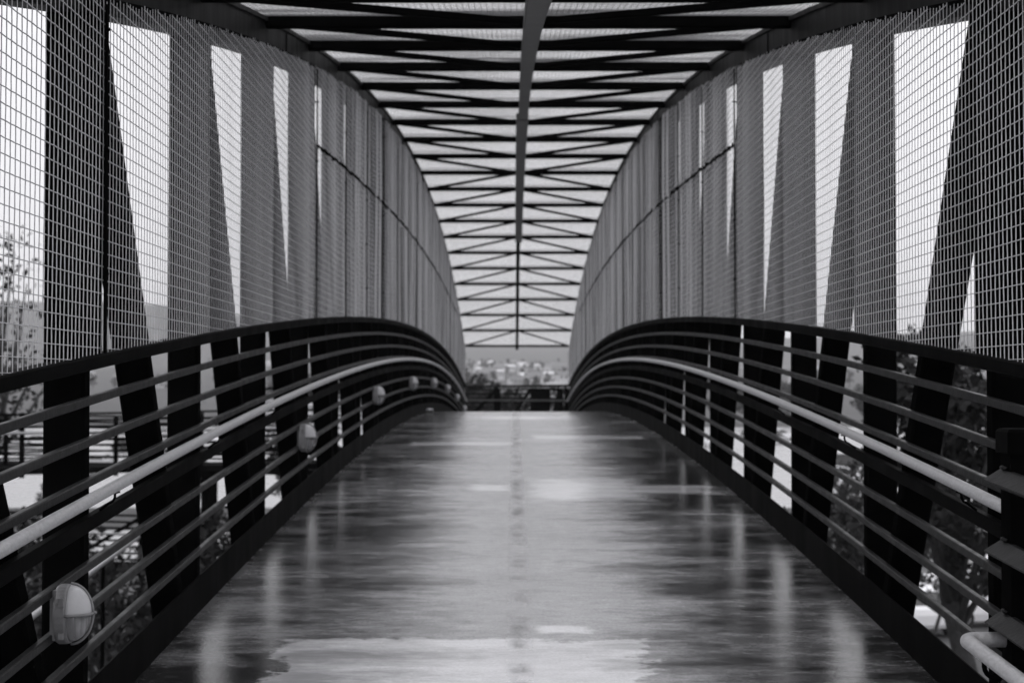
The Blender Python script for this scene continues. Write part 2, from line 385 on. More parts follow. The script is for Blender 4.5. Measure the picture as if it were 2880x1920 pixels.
for s in (-1, 1):
    side = 'left' if s < 0 else 'right'
    ms = thing('mesh_screen', (0, 0, 0), f'galvanised woven wire mesh screen above the {side} railing', 'mesh screen', 'wire mesh screens along the sides')
    # lower sheets, two bays long for most of the span; a second strip above the seam where the truss is deep
    brk = [-0.05, 2 * BAY, 4 * BAY] + [k * BAY for k in (6, 8, 10, 12, 14, 16, 18, 20)] + [YE + 0.05]
    for q in range(len(brk) - 1):
        y0, y1 = brk[q] + 0.01, brk[q + 1] - 0.004
        off = 0.001 * (q % 2)
        if q < 2 or q > 8:
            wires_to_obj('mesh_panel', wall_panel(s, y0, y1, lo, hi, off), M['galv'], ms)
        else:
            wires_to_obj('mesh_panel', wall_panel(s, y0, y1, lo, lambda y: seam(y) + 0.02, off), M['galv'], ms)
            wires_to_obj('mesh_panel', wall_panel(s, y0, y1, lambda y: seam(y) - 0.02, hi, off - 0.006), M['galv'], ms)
    b = MB(); sy = [y for y in ysm if 4 * BAY - 0.01 <= y <= 18 * BAY + 0.01]
    b.sweep_y(sy, seam, [(s * a, c) for a, c in recsec(1.616, 1.622, -0.009, 0.009, 0.002)]); 
    y = 4 * BAY + 0.1
    while y < 18 * BAY:                     # lumpy tie wires along the seam
        z = seam(y) + random.uniform(-0.012, 0.012); r_ = random.uniform(0.012, 0.026)
        b.beam((s * 1.612, y - r_, z - r_ * 0.6), (s * 1.618, y + r_, z + r_ * 0.6), 0.014, r_)
        y += random.uniform(0.08, 0.2)
    b.build('seam_strip', M['steel'], ms)
    for i in range(NB + 1):                 # flat bars that clamp the mesh to the posts
        y = i * BAY
        b = MB()
        b.box(min(s * 1.6435, s * 1.6885), max(s * 1.6435, s * 1.6885), y + 0.002, y + 0.072, lo(y) + 0.002, hi(y) + 0.01)
        wd = 0.03 if (s < 0 and i == 1) else 0 if i < 4 else 0.017
        if wd:
            b.box(min(s * 1.619, s * 1.6265), max(s * 1.619, s * 1.6265), y + 0.052 - wd, y + 0.052, lo(y) + 0.002, hi(y) - 0.01)
        z = lo(y) + 0.3
        while z < hi(y) - 0.1 and (wd or i == 0):            # bolts through the clamp
            b.beam((s * 1.612, y + 0.040, z), (s * 1.650, y + 0.040, z), 0.012, 0.012, up=(0, 0, 1), c=0.3); z += 0.46
        b.build('clamp_bar', M['steel'], ms)

for s in (-1, 1):
    ms = [o for o in bpy.data.objects if o.name.startswith('mesh_screen')][0 if s < 0 else 1]
    b = MB(); b.sweep_y([-0.05] + ysm[1:-1] + [YE + 0.05], hi, [(s * a, c) for a, c in recsec(1.6385, 1.6430, -0.012, 0.014, 0.001)]); b.build('edge_strip', M['steel'], ms)
mr = thing('mesh_roof', (0, 0, 0), 'sagging wire mesh roof laid over the cross struts', 'mesh roof')
for i in range(NB):
    lines = []; ya, yb = i * BAY - 0.02, (i + 1) * BAY + 0.03
    ph = random.uniform(0, 6); am = random.uniform(0.006, 0.02)
    def zr(x, y):
        f = (y / BAY - i)
        return roof_z(y) + 0.056 + am * math.sin(x * 2.3 + ph) * math.sin(math.pi * min(max(f, 0), 1)) + 0.02 * max(0, math.sin(math.pi * min(max(f, 0), 1)) - 0.3) + (0.004 if i % 2 else 0)
    for x in np.linspace(-1.78, 1.78, 97):
        yy = np.linspace(ya, yb, 8); lines.append(np.array([[x, y, zr(x, y)] for y in yy]))
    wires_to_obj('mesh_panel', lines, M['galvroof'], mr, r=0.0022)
    lines = []
    for y in np.linspace(ya, yb, 47):
        xx = np.linspace(-1.78, 1.78, 13); lines.append(np.array([[x, y, zr(x, y) + 0.005] for x in xx]))
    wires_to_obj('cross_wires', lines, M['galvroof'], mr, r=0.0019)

# ------------------------------------------------------------------ railings
RAILS = (1.237, 1.085, 0.935, 0.780, 0.625, 0.470, 0.318)
for s in (-1, 1):
    side = 'left' if s < 0 else 'right'
    rl = thing('railing', (0, 0, 0), f'black railing with horizontal rails and pale pipe handrail, {side} side of the deck', 'railing', 'railings along the bridge')
    yr = [-0.02] + ysm[1:-1] + [YE + 0.1]
    b = MB(); b.sweep_y(yr, deck_z, [(s * a, c) for a, c in recsec(1.618, 1.687, 1.358, 1.410, 0.006)]); b.build('top_rail', M['kerb'], rl)
    for h in RAILS:
        back = abs(h - 0.78) < 0.01          # the deep dark backing rail behind the pipe
        sec = recsec(1.652, 1.687, 0.757, 0.812, 0.004) if back else recsec(1.659, 1.687, h - 0.017, h + 0.015, 0.004)
        b = MB(); b.sweep_y(yr, deck_z, [(s * a, c) for a, c in sec]); b.build('rail', M['kerb' if back else 'rail'], rl)
    b = MB(); b.sweep_y(yr, deck_z, [(s * a, c) for a, c in recsec(1.679, 1.689, -0.06, 0.180, 0.002)]); b.build('kerb_plate', M['kerb'], rl)
    pts = [(s * 1.597, y, deck_z(y) + 0.905) for y in yr]
    b = MB(); b.tube(pts, 0.0228, 20); b.build('handrail', M['pipe'], rl, smooth=True)
    for i in range(NB + 1):
        y = i * BAY + 0.1; z = deck_z(y)
        b = MB()
        b.tube([(s * 1.597, y, z + 0.885), (s * 1.598, y, z + 0.862), (s * 1.606, y, z + 0.848), (s * 1.622, y, z + 0.840), (s * 1.655, y, z + 0.815)], 0.005, 8)
        b.beam((s * 1.597, y - 0.03, z + 0.882), (s * 1.597, y + 0.03, z + 0.882), 0.025, 0.006)
        b.build('handrail_bracket', M['steel'], rl)

# ------------------------------------------------------------------ bulkhead lamps on the left railing
def dome(ax, hx, hz, hy, z0, z1, n=20, m=12, grow=0.0):
    """part of a half ellipsoid bulging along +x between heights z0..z1 (fractions of hz)"""
    rings = []
    for k in range(m + 1):
        f = z0 + (z1 - z0) * k / m; f = max(-0.999, min(0.999, f)); rr = math.sqrt(1 - abs(f) ** 2.3)
        rings.append([(ax + (hx + grow) * rr * math.sin(math.pi * j / n), -(hy + grow) * rr * math.cos(math.pi * j / n), (hz + grow) * f) for j in range(n + 1)])
    return rings
def make_lamp():
    t = thing('bulkhead_lamp', (0, 0, 0), 'x', 'lamp', 'oval bulkhead lamps along the left railing')
    b = MB()                                                  # back box
    prof = [(0.078 * math.copysign(abs(math.cos(a)) ** 0.8, math.cos(a)), 0.102 * math.copysign(abs(math.sin(a)) ** 0.9, math.sin(a))) for a in [2 * math.pi * k / 32 for k in range(32)]]
    b.rings([[(x, p * sc, q * sc) for p, q in prof] for x, sc in ((0.0, 0.94), (0.008, 1.0), (0.036, 1.0), (0.044, 0.97))])
    b.build('housing', M['lampmetal'], t, smooth=False)
    b = MB(); b.rings(dome(0.040, 0.075, 0.100, 0.073, 0.02, 0.999), cap=False); o = b.build('hood', M['lampopal'], t, smooth=True)
    b = MB(); b.rings(dome(0.040, 0.070, 0.097, 0.070, -0.999, 0.02), cap=False); b.build('glass_bowl', M['glass'], t, smooth=True)
    b = MB(); b.tube([(0.062, -0.012, 0.0), (0.062, -0.012, -0.06), (0.062, 0.0, -0.068), (0.062, 0.012, -0.06), (0.062, 0.012, 0.0)], 0.0085, 10); b.build('bulb', M['tube'], t, smooth=True)
    b = MB()                                                  # guard: centre rib and middle band
    b.tube([(0.040 + 0.079 * math.cos(a) , 0.0, 0.104 * math.sin(a)) for a in [R(-88 + 176 * k / 22) for k in range(23)]], 0.0045, 8)
    b.tube([(0.040 + 0.079 * math.sin(a), -0.077 * math.cos(a), 0.002) for a in [math.pi * k / 22 for k in range(23)]], 0.0050, 8)
    b.tube([(0.119, -0.006, 0.004), (0.127, 0, 0.004), (0.119, 0.006, 0.004)], 0.005, 8)
    b.build('guard', M['lampmetal'], t, smooth=True)
    for z0_, z1_ in ((0.035, 0.062), (-0.075, -0.055)):
        b = MB(); b.beam((0.03, -0.080, z0_), (0.03, -0.080, z1_), 0.018, 0.011); b.build('latch', M['lampmetal'], t)
    return t
lamp0 = make_lamp()
desc = ['nearest and largest bulkhead lamp, in front of the first dark post of the left railing',
        'second bulkhead lamp from the camera on the left railing', 'third bulkhead lamp from the camera on the left railing',
        'fourth bulkhead lamp from the camera on the left railing', 'fifth bulkhead lamp, just past the crown of the left railing',
        'sixth bulkhead lamp, small on the falling part of the left railing', 'seventh bulkhead lamp, tiny near the far end of the left railing',
        'farthest bulkhead lamp, a dot at the far end of the left railing']
for k in range(8):
    o = lamp0 if k == 0 else copy_tree(lamp0)
    y = (0.79 + 2.9 * k) * BAY
    o.location = (-1.652, y, deck_z(y) + 0.545); o.rotation_euler = (math.atan(0), 0, 0); o['label'] = desc[k]
    b = MB(); b.box(-0.016, 0.002, -0.05, 0.05, -0.085, 0.085)
    b.build('mounting_plate', M['lampmetal'], o)

# paper scrap by the left kerb near the crest
b = MB()
rr = random.Random(3)
vs = [((i - 2) * 0.03 + rr.uniform(-.008, .008), (j - 2) * 0.03 + rr.uniform(-.008, .008), 0.02 + rr.uniform(0, 0.07)) for i in range(5) for j in range(5)]
b.add(vs, [(i * 5 + j, i * 5 + j + 1, i * 5 + j + 6, i * 5 + j + 5) for i in range(4) for j in range(4)])
o = b.build('paper_scrap', M['paper']); o.location = (-1.62, 11.8 * BAY, deck_z(11.8 * BAY)); tag(o, 'small crumpled white scrap lying against the left kerb near the crest', 'litter')

# ------------------------------------------------------------------ near approach railing on the right
ar = thing('approach_railing', (1.38, 0.5 * BAY, Z0), 'near black railing post with slanted slats and bent pipe handrail at the right edge', 'railing')
ya = (2.34 - 1.79) * BAY      # far end of the approach railing
def loc(o): return o
def apart(b, name, m, smooth=False):
    ob = b.build(name, m, None, smooth); ob.location = (-ar.location[0], -ar.location[1], -ar.location[2]); ob.parent = ar; return ob
x0 = 1.425
b = MB(); b.box(x0, x0 + 0.16, ya - 0.10, ya, Z0, EYE - 0.205); apart(b, 'post', M['steel'])
b = MB(); b.rings([[(x0 - e, ya + e, z), (x0 + 0.16 + e, ya + e, z), (x0 + 0.16 + e, ya - 0.10 - e, z), (x0 - e, ya - 0.10 - e, z)] for e, z in ((0.012, EYE - 0.215), (0.012, EYE - 0.150), (0.006, EYE - 0.141), (-0.01, EYE - 0.138))])
apart(b, 'post_cap', M['kerb'])
sl = -0.055                      # the approach ramp falls towards the camera
for zt in (0.265, 0.485, 0.705, 0.925, 1.14):
    b = MB(); zt_ = EYE - zt
    sec = [(x0 - 0.055, -0.032), (x0 - 0.003, 0.0), (x0 + 0.012, 0.0), (x0 + 0.012, -0.06), (x0 - 0.01, -0.06), (x0 - 0.055, -0.038)]
    b.rings([[(a, y, zt_ + c + (ya - y) * sl) for a, c in sec] for y in (ya - 0.005, ya - 0.8, ya - 2.4)]); apart(b, 'slat', M['rail'])
    b = MB(); b.tube([(x0 + 0.002, ya - 0.02, zt_ + 0.006), (x0 - 0.01, ya - 0.04, zt_ + 0.006), (x0 - 0.004, ya - 0.07, zt_ + 0.004)], 0.006, 8); apart(b, 'weld', M['rail'], True)
zp = EYE - 0.79
b = MB()
xp = 1.30
pts = [(x0 + 0.03, ya - 0.03, zp), (x0 - 0.02, ya - 0.03, zp)]
for k in range(9):
    a = R(90 * k / 8); pts.append((xp + 0.045 - 0.045 * math.sin(a), ya - 0.03 - 0.045 * (1 - math.cos(a)), zp))
pts += [(xp, ya - 0.03 - 0.045 - q, zp + q * sl) for q in (0.1, 0.4, 1.0, 2.2)]
b.tube(pts, 0.0235, 24); apart(b, 'handrail', M['pipe'], True)
b = MB(); yb = ya - 0.24
b.tube([(xp, yb, zp - 0.022), (xp + 0.0, yb, zp - 0.045)] + [(xp + 0.035 - 0.035 * math.cos(a), yb, zp - 0.045 - 0.035 * math.sin(a)) for a in [R(20 * k) for k in range(1, 9)]] + [(x0 + 0.005, yb, zp - 0.045)], 0.0075, 10)
b.beam((xp, yb - 0.035, zp - 0.024), (xp, yb + 0.035, zp - 0.024), 0.024, 0.006)
apart(b, 'handrail_bracket', M['steel'], True)

# ------------------------------------------------------------------ far landing railing and ramp truss
ZL = deck_z(YE)
lr = thing('landing_railing', (0, YE + 2.6, ZL), 'railing with pipe handrail crossing the far end of the bridge', 'railing')
def at_parent(b, name, m, root, smooth=False):
    ob = b.build(name, m, None, smooth); ob.location = (-root.location[0], -root.location[1], -root.location[2]); ob.parent = root; return ob
yl = YE + 2.55
b = MB(); b.beam((-4.2, yl, ZL + 1.37), (3.0, yl, ZL + 1.37), 0.05, 0.06, up=(0, 0, 1)); at_parent(b, 'top_rail', M['rail'], lr)
for h in RAILS:
    b = MB(); b.beam((-4.2, yl, ZL + h), (3.0, yl, ZL + h), 0.03, 0.03, up=(0, 0, 1)); at_parent(b, 'rail', M['kerb'], lr)
b = MB(); b.tube([(-4.2, yl - 0.08, ZL + 0.92), (3.0, yl - 0.08, ZL + 0.88)], 0.022, 10); at_parent(b, 'handrail', M['tray'], lr, True)
for x in (-4.1, -2.0, -0.72, 1.62, 2.9):
    b = MB(); b.beam((x, yl + 0.06, ZL - 0.1), (x, yl + 0.06, ZL + 1.37), 0.08, 0.08); at_parent(b, 'post', M['steel'], lr)

rt = thing('ramp_truss', (0, YE + 6, ZL), 'dark steel truss of the far ramp behind the end railing', 'ramp')
yr_ = YE + 6.5
b = MB(); b.beam((-9, yr_, ZL + 1.27), (1.9, yr_, ZL + 1.38), 0.09, 0.1, up=(0, 0, 1)); at_parent(b, 'top_chord', M['steel'], rt)
b = MB(); b.beam((-9, yr_, ZL - 0.9), (1.9, yr_, ZL - 0.9), 0.2, 0.1, up=(0, 0, 1)); at_parent(b, 'bottom_chord', M['steel'], rt)
for x, wd in ((-5.0, .17), (-2.9, .17), (-0.66, .17), (0.85, 0.72), (1.55, .24), (1.88, .3)):
    b = MB(); b.beam((x, yr_ + 0.12, ZL - 0.95), (x, yr_ + 0.12, ZL + 1.27), wd, 0.1); at_parent(b, 'post', M['steel'], rt)
for x0_, x1_ in ((-5.0, -2.9), (-2.8, -0.7), (-0.95, 0.5), (1.0, 1.55)):
    b = MB(); b.beam((x0_, yr_ + 0.1, ZL - 0.9), (x1_, yr_ + 0.1, ZL + 1.25), 0.12, 0.08); at_parent(b, 'diagonal', M['steel'], rt)
for k in range(8):
    h = 0.15 + k * 0.16
    b = MB(); b.beam((-9, yr_ - 0.06, ZL + h), (1.9, yr_ - 0.06, ZL + h), 0.035, 0.03, up=(0, 0, 1)); at_parent(b, 'rail', M['kerb'], rt)

# switchback ramp to the left, two flights with slatted railings
GZ = EYE - 8.0
sr = thing('switchback_ramp', (-11, 38, GZ), 'dark switchback ramp with rows of slatted railings left of the bridge', 'ramp')
for (yc, zdk, xa, xb, fall) in ((38, EYE - 2.15, -17.5, -4.6, 0.02), (41.6, EYE - 2.3, -17.5, -5.2, -0.02), (38, EYE - 4.75, -17.5, -5.0, -0.03)):
    b = MB(); b.beam((xa, yc + 0.9, zdk - 0.1 - fall * 6), (xb, yc + 0.9, zdk - 0.1 + fall * 6), 0.16, 1.9, up=(0, 0, 1)); at_parent(b, 'flight', M['steel'], sr)
    for h in (1.37, 1.2, 1.04, 0.88, 0.72, 0.56, 0.40, 0.24):
        b = MB(); b.beam((xa, yc, zdk + h - fall * 6), (xb, yc, zdk + h + fall * 6), 0.055, 0.05, up=(0, 0, 1)); at_parent(b, 'rail', M['steel'], sr)
    x = xa
    while x < xb:
        b = MB(); b.beam((x, yc + 0.06, zdk - 0.3), (x, yc + 0.06, zdk + 1.39), 0.12, 0.1); at_parent(b, 'post', M['steel'], sr)
        x += 1.55
    b = MB(); b.tube([(xa, yc - 0.1, zdk + 0.9 - fall * 6), (xb, yc - 0.1, zdk + 0.9 + fall * 6)], 0.03, 8); at_parent(b, 'handrail', M['pipe'], sr, True)
for x in (-16.5, -12.2, -8.2, -5.0):
    b = MB(); b.tube([(x, 39.2, GZ - 0.2), (x, 39.2, EYE - 2.3)], 0.22, 14); at_parent(b, 'column', M['steel'], sr, True)
for (xa, xb) in ((-12.2, -8.2), (-8.2, -5.0)):
    b = MB(); b.beam((xa, 38.7, EYE - 4.9), (xb, 38.7, EYE - 2.5), 0.1, 0.1); at_parent(b, 'brace', M['steel'], sr)

# lower flight close by on the left: a pale pipe handrail running down and away
lf = thing('stair_handrail', (-3.6, 5, -2), 'pale pipe handrail on thin black posts running down outside the left truss', 'handrail')
p0, p1 = Vector((-4.1, 12.0 + CAMY, -1.53)), Vector((-4.1, 19.6 + CAMY, -0.91))
b = MB(); b.tube([p0, p1], 0.028, 12); at_parent(b, 'rail', M['pipe'], lf, True)
for f in (0.02, 0.5, 0.98):
    p = p0.lerp(p1, f); b = MB(); b.tube([(p.x, p.y, p.z - 1.6), (p.x, p.y, p.z - 0.01)], 0.02, 8); at_parent(b, 'post', M['steel'], lf, True)

# piers
for k, (y, lb) in enumerate(((0.5, 'pale concrete pier under the near end of the footbridge'), (YE - 0.5, 'pale concrete pier under the far end of the footbridge'))):
    z1 = deck_z(y) - 0.63
    p = thing('bridge_pier', (0, y, GZ), lb, 'pier', 'concrete piers carrying the footbridge')
    b = MB(); b.box(-1.9, 1.9, y - 0.4, y + 0.4, z1 - 0.6, z1); at_parent(b, 'pier_cap', M['concrete'], p)
    b = MB(); b.tube([(0, y, GZ - 0.5), (0, y, z1 - 0.6)], 0.55, 24); at_parent(b, 'column', M['concrete'], p, True)

# ------------------------------------------------------------------ ground, roads, hills
def sstep(a, b_, v):
    t = max(0.0, min(1.0, (v - a) / (b_ - a))); return t * t * (3 - 2 * t)
def ground_h(x, y):
    z = GZ
    z += 27 * sstep(500, 2000, y)
    az = x / max(y, 1)
    ridge = 60 + 95 * sstep(0.0, -0.28, az) + 35 * sstep(0.05, 0.30, az)
    z += ridge * sstep(1900, 3500, y) * (1 + 0.12 * mnoise.noise((x / 500, y / 900, 0)))
    z += 2.5 * mnoise.noise((x / 90, y / 90, 3)) * sstep(400, 700, y)
    if y > 2400: z -= 0
    return z
rows = [-400, -100, 0, 60, 120, 200, 300, 340] + [380 + 55 * k for k in range(60)] + [3800, 4400]
cols = [-2600, -1900, -1400] + [-1100 + 44 * k for k in range(51)] + [1400, 1900, 2600]
V = [(x, y, ground_h(x, y)) for y in rows for x in cols]; nc = len(cols)
F = [(r * nc + c, r * nc + c + 1, (r + 1) * nc + c + 1, (r + 1) * nc + c) for r in range(len(rows) - 1) for c in range(nc - 1)]
b = MB(); b.add(V, F); tag(b.build('ground', M['grass'], None, True), kind='structure')
def sheet(name, pts, z, m):
    b = MB(); b.add([(x, y, GZ + z) for x, y in pts], [tuple(range(len(pts)))]); return tag(b.build(name, m), kind='structure')
sheet('car_park', [(-140, 100), (160, 100), (160, 290), (-140, 290)], 0.02, M['road'])
sheet('street', [(3, 44), (80, 40), (80, 66), (3, 66)], 0.02, M['street'])
sheet('road', [(-70, 66), (-3, 66), (-3, 84), (-70, 84)], 0.02, M['road'])
for k in range(9):
    x = 16 + 5.6 * k
    b = MB(); b.box(x, x + 0.12, 56.5, 61.5, GZ + 0.024, GZ + 0.03); tag(b.build('road_marking', M['line']), kind='structure')
b = MB(); b.box(3, 80, 66.0, 68.5, GZ, GZ + 0.13); tag(b.build('pavement', M['concrete']), kind='structure')

# ------------------------------------------------------------------ trees
def leaf_cloud(seed, blobs, nleaf, size, m, name='crown'):
    r = np.random.default_rng(seed); Vs = []; 
    for (cx, cy, cz, rad) in blobs:
        n_ = int(nleaf * rad ** 2)
        d_ = r.normal(size=(n_, 3)); d_ /= np.linalg.norm(d_, axis=1)[:, None]
        rr_ = rad * (0.55 + 0.5 * r.random(n_) ** 0.6)
        c = np.array([cx, cy, cz]) + d_ * rr_[:, None] * np.array([1, 1, 0.8])
        a = r.normal(size=(n_, 3)); a /= np.linalg.norm(a, axis=1)[:, None]
        b_ = np.cross(a, r.normal(size=(n_, 3))); b_ /= np.linalg.norm(b_, axis=1)[:, None]
        s_ = size * (0.6 + 0.8 * r.random(n_))[:, None]
        Vs.append(np.stack([c - a * s_, c - b_ * s_ * 0.5, c + a * s_, c + b_ * s_ * 0.5], 1).reshape(-1, 3))
    V = np.concatenate(Vs); n_ = len(V) // 4
    me = bpy.data.meshes.new(name); me.vertices.add(len(V)); me.vertices.foreach_set('co', V.astype(np.float32).ravel())
    me.loops.add(len(V)); me.loops.foreach_set('vertex_index', np.arange(len(V), dtype=np.int32))
    me.polygons.add(n_); me.polygons.foreach_set('loop_start', np.arange(0, len(V), 4, dtype=np.int32)); me.update()
    me.materials.append(m); return me
def tree(name, seed, h, rad, trunk_h, dens, leaf, m, label, cat='tree', group=None, lean=(0, 0), nb=14, tr=0.16, squash=1.0):
    r = random.Random(seed)
    t = thing(name, (0, 0, 0), label, cat, group)
    blobs = []; b = MB()
    top = Vector((lean[0], lean[1], trunk_h))
    b.tube([(0, 0, -0.3), (lean[0] * 0.3 + 0.05, lean[1] * 0.3, trunk_h * 0.4), tuple(top), (top.x * 1.15, top.y * 1.15, trunk_h + (h - trunk_h) * 0.5)], tr, 9, rad=[tr * 1.3, tr, tr * 0.75, tr * 0.3])
    for k in range(nb):
        a = k * 2.4 + r.uniform(-.4, .4); q = math.sqrt((k + 0.5) / nb) * rad * 0.75
        f = r.random(); z = trunk_h + (h - trunk_h) * (0.12 + 0.72 * f) * 1.0
        q *= (1 - 0.55 * f ** 2); c = Vector((lean[0] * 1.1 + math.cos(a) * q, lean[1] * 1.1 + math.sin(a) * q, z))
        br = rad * r.uniform(0.24, 0.42) * squash
        blobs.append((c.x, c.y, c.z, br))
        st = top * r.uniform(0.75, 1.0); mid = (st + c) / 2 + Vector((0, 0, -0.15 * q))
        b.tube([tuple(st), tuple(mid), tuple(c)], 0.05, 6, rad=[tr * 0.42, tr * 0.26, tr * 0.08])
    b.build('trunk', M['bark'], t, smooth=True)
    me = leaf_cloud(seed, blobs, dens, leaf, m); o = bpy.data.objects.new('crown', me); S.collection.objects.link(o); o.parent = t
    return t
def put(o, x, y, z=None, rz=0, sc=1.0):
    o.location = (x, y, GZ if z is None else z); o.rotation_euler = (0, 0, rz); o.scale = (sc, sc, sc); return o
def px(X, d): return -0.09 + (X - 1181) / 3712 * d           # photo column (of 2352) at distance d
def pz(Y, d): return EYE - (Y - 880) / 3712 * d

t1 = tree('broadleaf_tree', 11, 9.2, 2.9, 3.6, 260, 0.13, M['leaf'], 'dark leafy tree close outside the right truss behind the railing post', lean=(-0.7, 0), nb=22, tr=0.24)
put(t1, px(2245, 34), 30)
t2 = tree('broadleaf_tree', 12, 6.4, 2.4, 2.2, 260, 0.11, M['leaf2'], 'bushy pale green tree below the right railing, left of the white car', nb=18, group=None)
put(t2, px(1960, 40), 36)
t3 = tree('broadleaf_tree', 13, 5.0, 2.6, 1.4, 260, 0.10, M['leaf'], 'low dark tree below the left railing beside the first lamp', nb=18)
put(t3, px(330, 36), 29)
t4 = tree('broadleaf_tree', 14, 5.6, 2.3, 1.6, 260, 0.10, M['leaf'], 'low dark tree below the left railing past the second dark post', nb=16)
put(t4, px(520, 40), 33.5)
t8 = tree('broadleaf_tree', 21, 5.4, 2.4, 1.6, 260, 0.10, M['leaf'], 'low dark tree under the left railing at the picture edge', nb=16)
put(t8, px(90, 40), 36)
t5 = tree('broadleaf_tree', 15, 14.5, 4.0, 6.0, 32, 0.15, M['leaf'], 'tall thin-leaved tree seen through the left edge of the mesh', nb=20, tr=0.3)
put(t5, px(-20, 62), 58)
t6 = tree('broadleaf_tree', 16, 11.0, 3.4, 4.5, 130, 0.15, M['leaf'], 'tree behind the mesh beside the last wide gap at the right', nb=18, tr=0.26)
put(t6, px(2190, 90), 86)
t7 = tree('street_tree', 17, 3.6, 1.1, 1.6, 400, 0.07, M['leaf2'], 'slim young street tree in front of the white parked car', lean=(0.5, 0), nb=8, tr=0.06)
put(t7, px(2140, 46), 43)
sh = tree('shrub', 18, 1.3, 1.1, 0.3, 500, 0.07, M['leaf'], 'x', 'shrub', 'shrubs along the street', nb=8, tr=0.05)
for k, (x, y, lb) in enumerate(((px(2010, 45), 44.5, 'dark shrub by the kerb left of the white parked car'), (px(2075, 44), 42.5, 'dark shrub in front of the white parked car nose'))):
    o = sh if k == 0 else copy_tree(sh); put(o, x, y, rz=k * 2.0, sc=1.2 - 0.2 * k); o['label'] = lb
proto = [tree('park_tree', 30 + k, 7.5 + k, 2.6 + 0.3 * k, 2.2, 120, 0.21, M['leaf' if k % 2 else 'leaf2'], 'x', 'tree', 'trees beyond the bridge', nb=14, tr=0.2) for k in range(4)]
used = [False] * 4
def plant(k, x, y, sc, label, group):
    o = proto[k] if not used[k] else copy_tree(proto[k]); used[k] = True
    put(o, x, y, ground_h(x, y) - 0.1, random.uniform(0, 6), sc); o['label'] = label; o['group'] = group
for k, (X, dd, sc, lb) in enumerate(((1088, 92, .96, 'dark bushy tree behind the far ramp, leftmost of five'), (1140, 88, .78, 'dark bushy tree behind the far ramp, second of five from the left'), (1185, 94, .97, 'dark bushy tree behind the far ramp, middle of five'),
                               (1238, 90, .62, 'dark bushy tree behind the far ramp, fourth of five from the left'), (1300, 95, .98, 'dark bushy tree behind the far ramp, rightmost of five'))):
    plant((1, 3)[k % 2], px(X, dd), dd + CAMY, sc, lb, 'trees beyond the bridge')
# dark round-topped conifer-like tree in the centre gap
plant(1, px(1105, 150), 146, 1.12, 'tall dark tree standing just left of centre beyond the far railing', 'trees beyond the bridge')
plant(3, px(1083, 142), 138, 0.72, 'low dark tree left of the tall one beyond the far railing', 'trees beyond the bridge')
plant(0, px(1130, 150), 147, 0.85, 'low dark tree right of the tall one beyond the far railing', 'trees beyond the bridge')
rs = random.Random(5)
def near_word(v, a, b_, c): return 'innermost' if v < a else 'near the middle' if v < b_ else 'well out' if v < c else 'outermost'
for k in range(34):                         # beyond the car park on either side
    s_ = -1 if k % 2 else 1
    y = rs.uniform(292, 330); x = s_ * rs.uniform(24, 120)
    plant(rs.randrange(4), x, y, rs.uniform(0.8, 1.25), 'blurred tree behind the car park, %s of the bridge, %s' % ('left' if s_ < 0 else 'right', near_word(abs(x), 34, 56, 84)), 'tree row behind the car park')
for k in range(14):
    y = rs.uniform(88, 98); x = -rs.uniform(6, 48)
    plant(rs.randrange(4), x, y, rs.uniform(0.35, 0.6), 'small blurred tree in front of the car park left of the bridge, ' + near_word(-x, 16, 26, 37), 'small trees left of the bridge')
def slope_word(y): return 'lower' if y < 1050 else 'middle' if y < 1550 else 'upper'
def win_word(a): return 'through the left truss' if a < -0.1 else 'through the right truss' if a > 0.1 else 'left of centre' if a < -0.012 else 'right of centre' if a > 0.012 else 'at centre'
for k in range(170):
    y = 700 + 1500 * rs.random() ** 0.8; z = rs.choice([0, 0, 1, 2]); az = rs.uniform(-0.035, 0.035) if z == 0 else (rs.uniform(-0.32, -0.13) if z == 1 else rs.uniform(0.12, 0.3))
    plant(rs.randrange(4), az * y, y, rs.uniform(0.55, 1.15), 'hazy tree on the %s hillside, %s' % (slope_word(y), win_word(az)), 'trees on the far hillside')

# ------------------------------------------------------------------ houses
def make_house(wm, rm, w_, d_, h_):
    t = thing('house', (0, 0, 0), 'x', 'house', 'houses on the far hillside')
    b = MB(); b.box(-w_ / 2, w_ / 2, -d_ / 2, d_ / 2, -3, h_); b.build('wall', wm, t)
    b = MB(); e = 0.4; rh = h_ + w_ * 0.22
    b.add([(-w_ / 2 - e, -d_ / 2 - e, h_), (w_ / 2 + e, -d_ / 2 - e, h_), (w_ / 2 + e, d_ / 2 + e, h_), (-w_ / 2 - e, d_ / 2 + e, h_), (-w_ / 2 - e, 0, rh), (w_ / 2 + e, 0, rh)],
          [(0, 1, 5, 4), (2, 3, 4, 5), (1, 2, 5), (3, 0, 4), (3, 2, 1, 0)]); b.build('roof', rm, t)
    for x in (-w_ * 0.3, 0, w_ * 0.3):
        b = MB(); b.box(x - 0.55, x + 0.55, -d_ / 2 - 0.04, -d_ / 2 - 0.002, h_ - 2.1, h_ - 0.8); b.build('window', M['carglass'], t)
    return t
hp = [make_house(M['wall1'], M['roof1'], 9, 7, 5.0), make_house(M['wall2'], M['roof1'], 11, 8, 3.6), make_house(M['wall1'], M['roof2'], 8, 7, 4.2)]
hu = [False] * 3
def house(k, x, y, rz, sc, label, group='houses on the far hillside'):
    o = hp[k] if not hu[k] else copy_tree(hp[k]); hu[k] = True
    put(o, x, y, ground_h(x, y) + 0.3, rz, sc); o['label'] = label; o['group'] = group
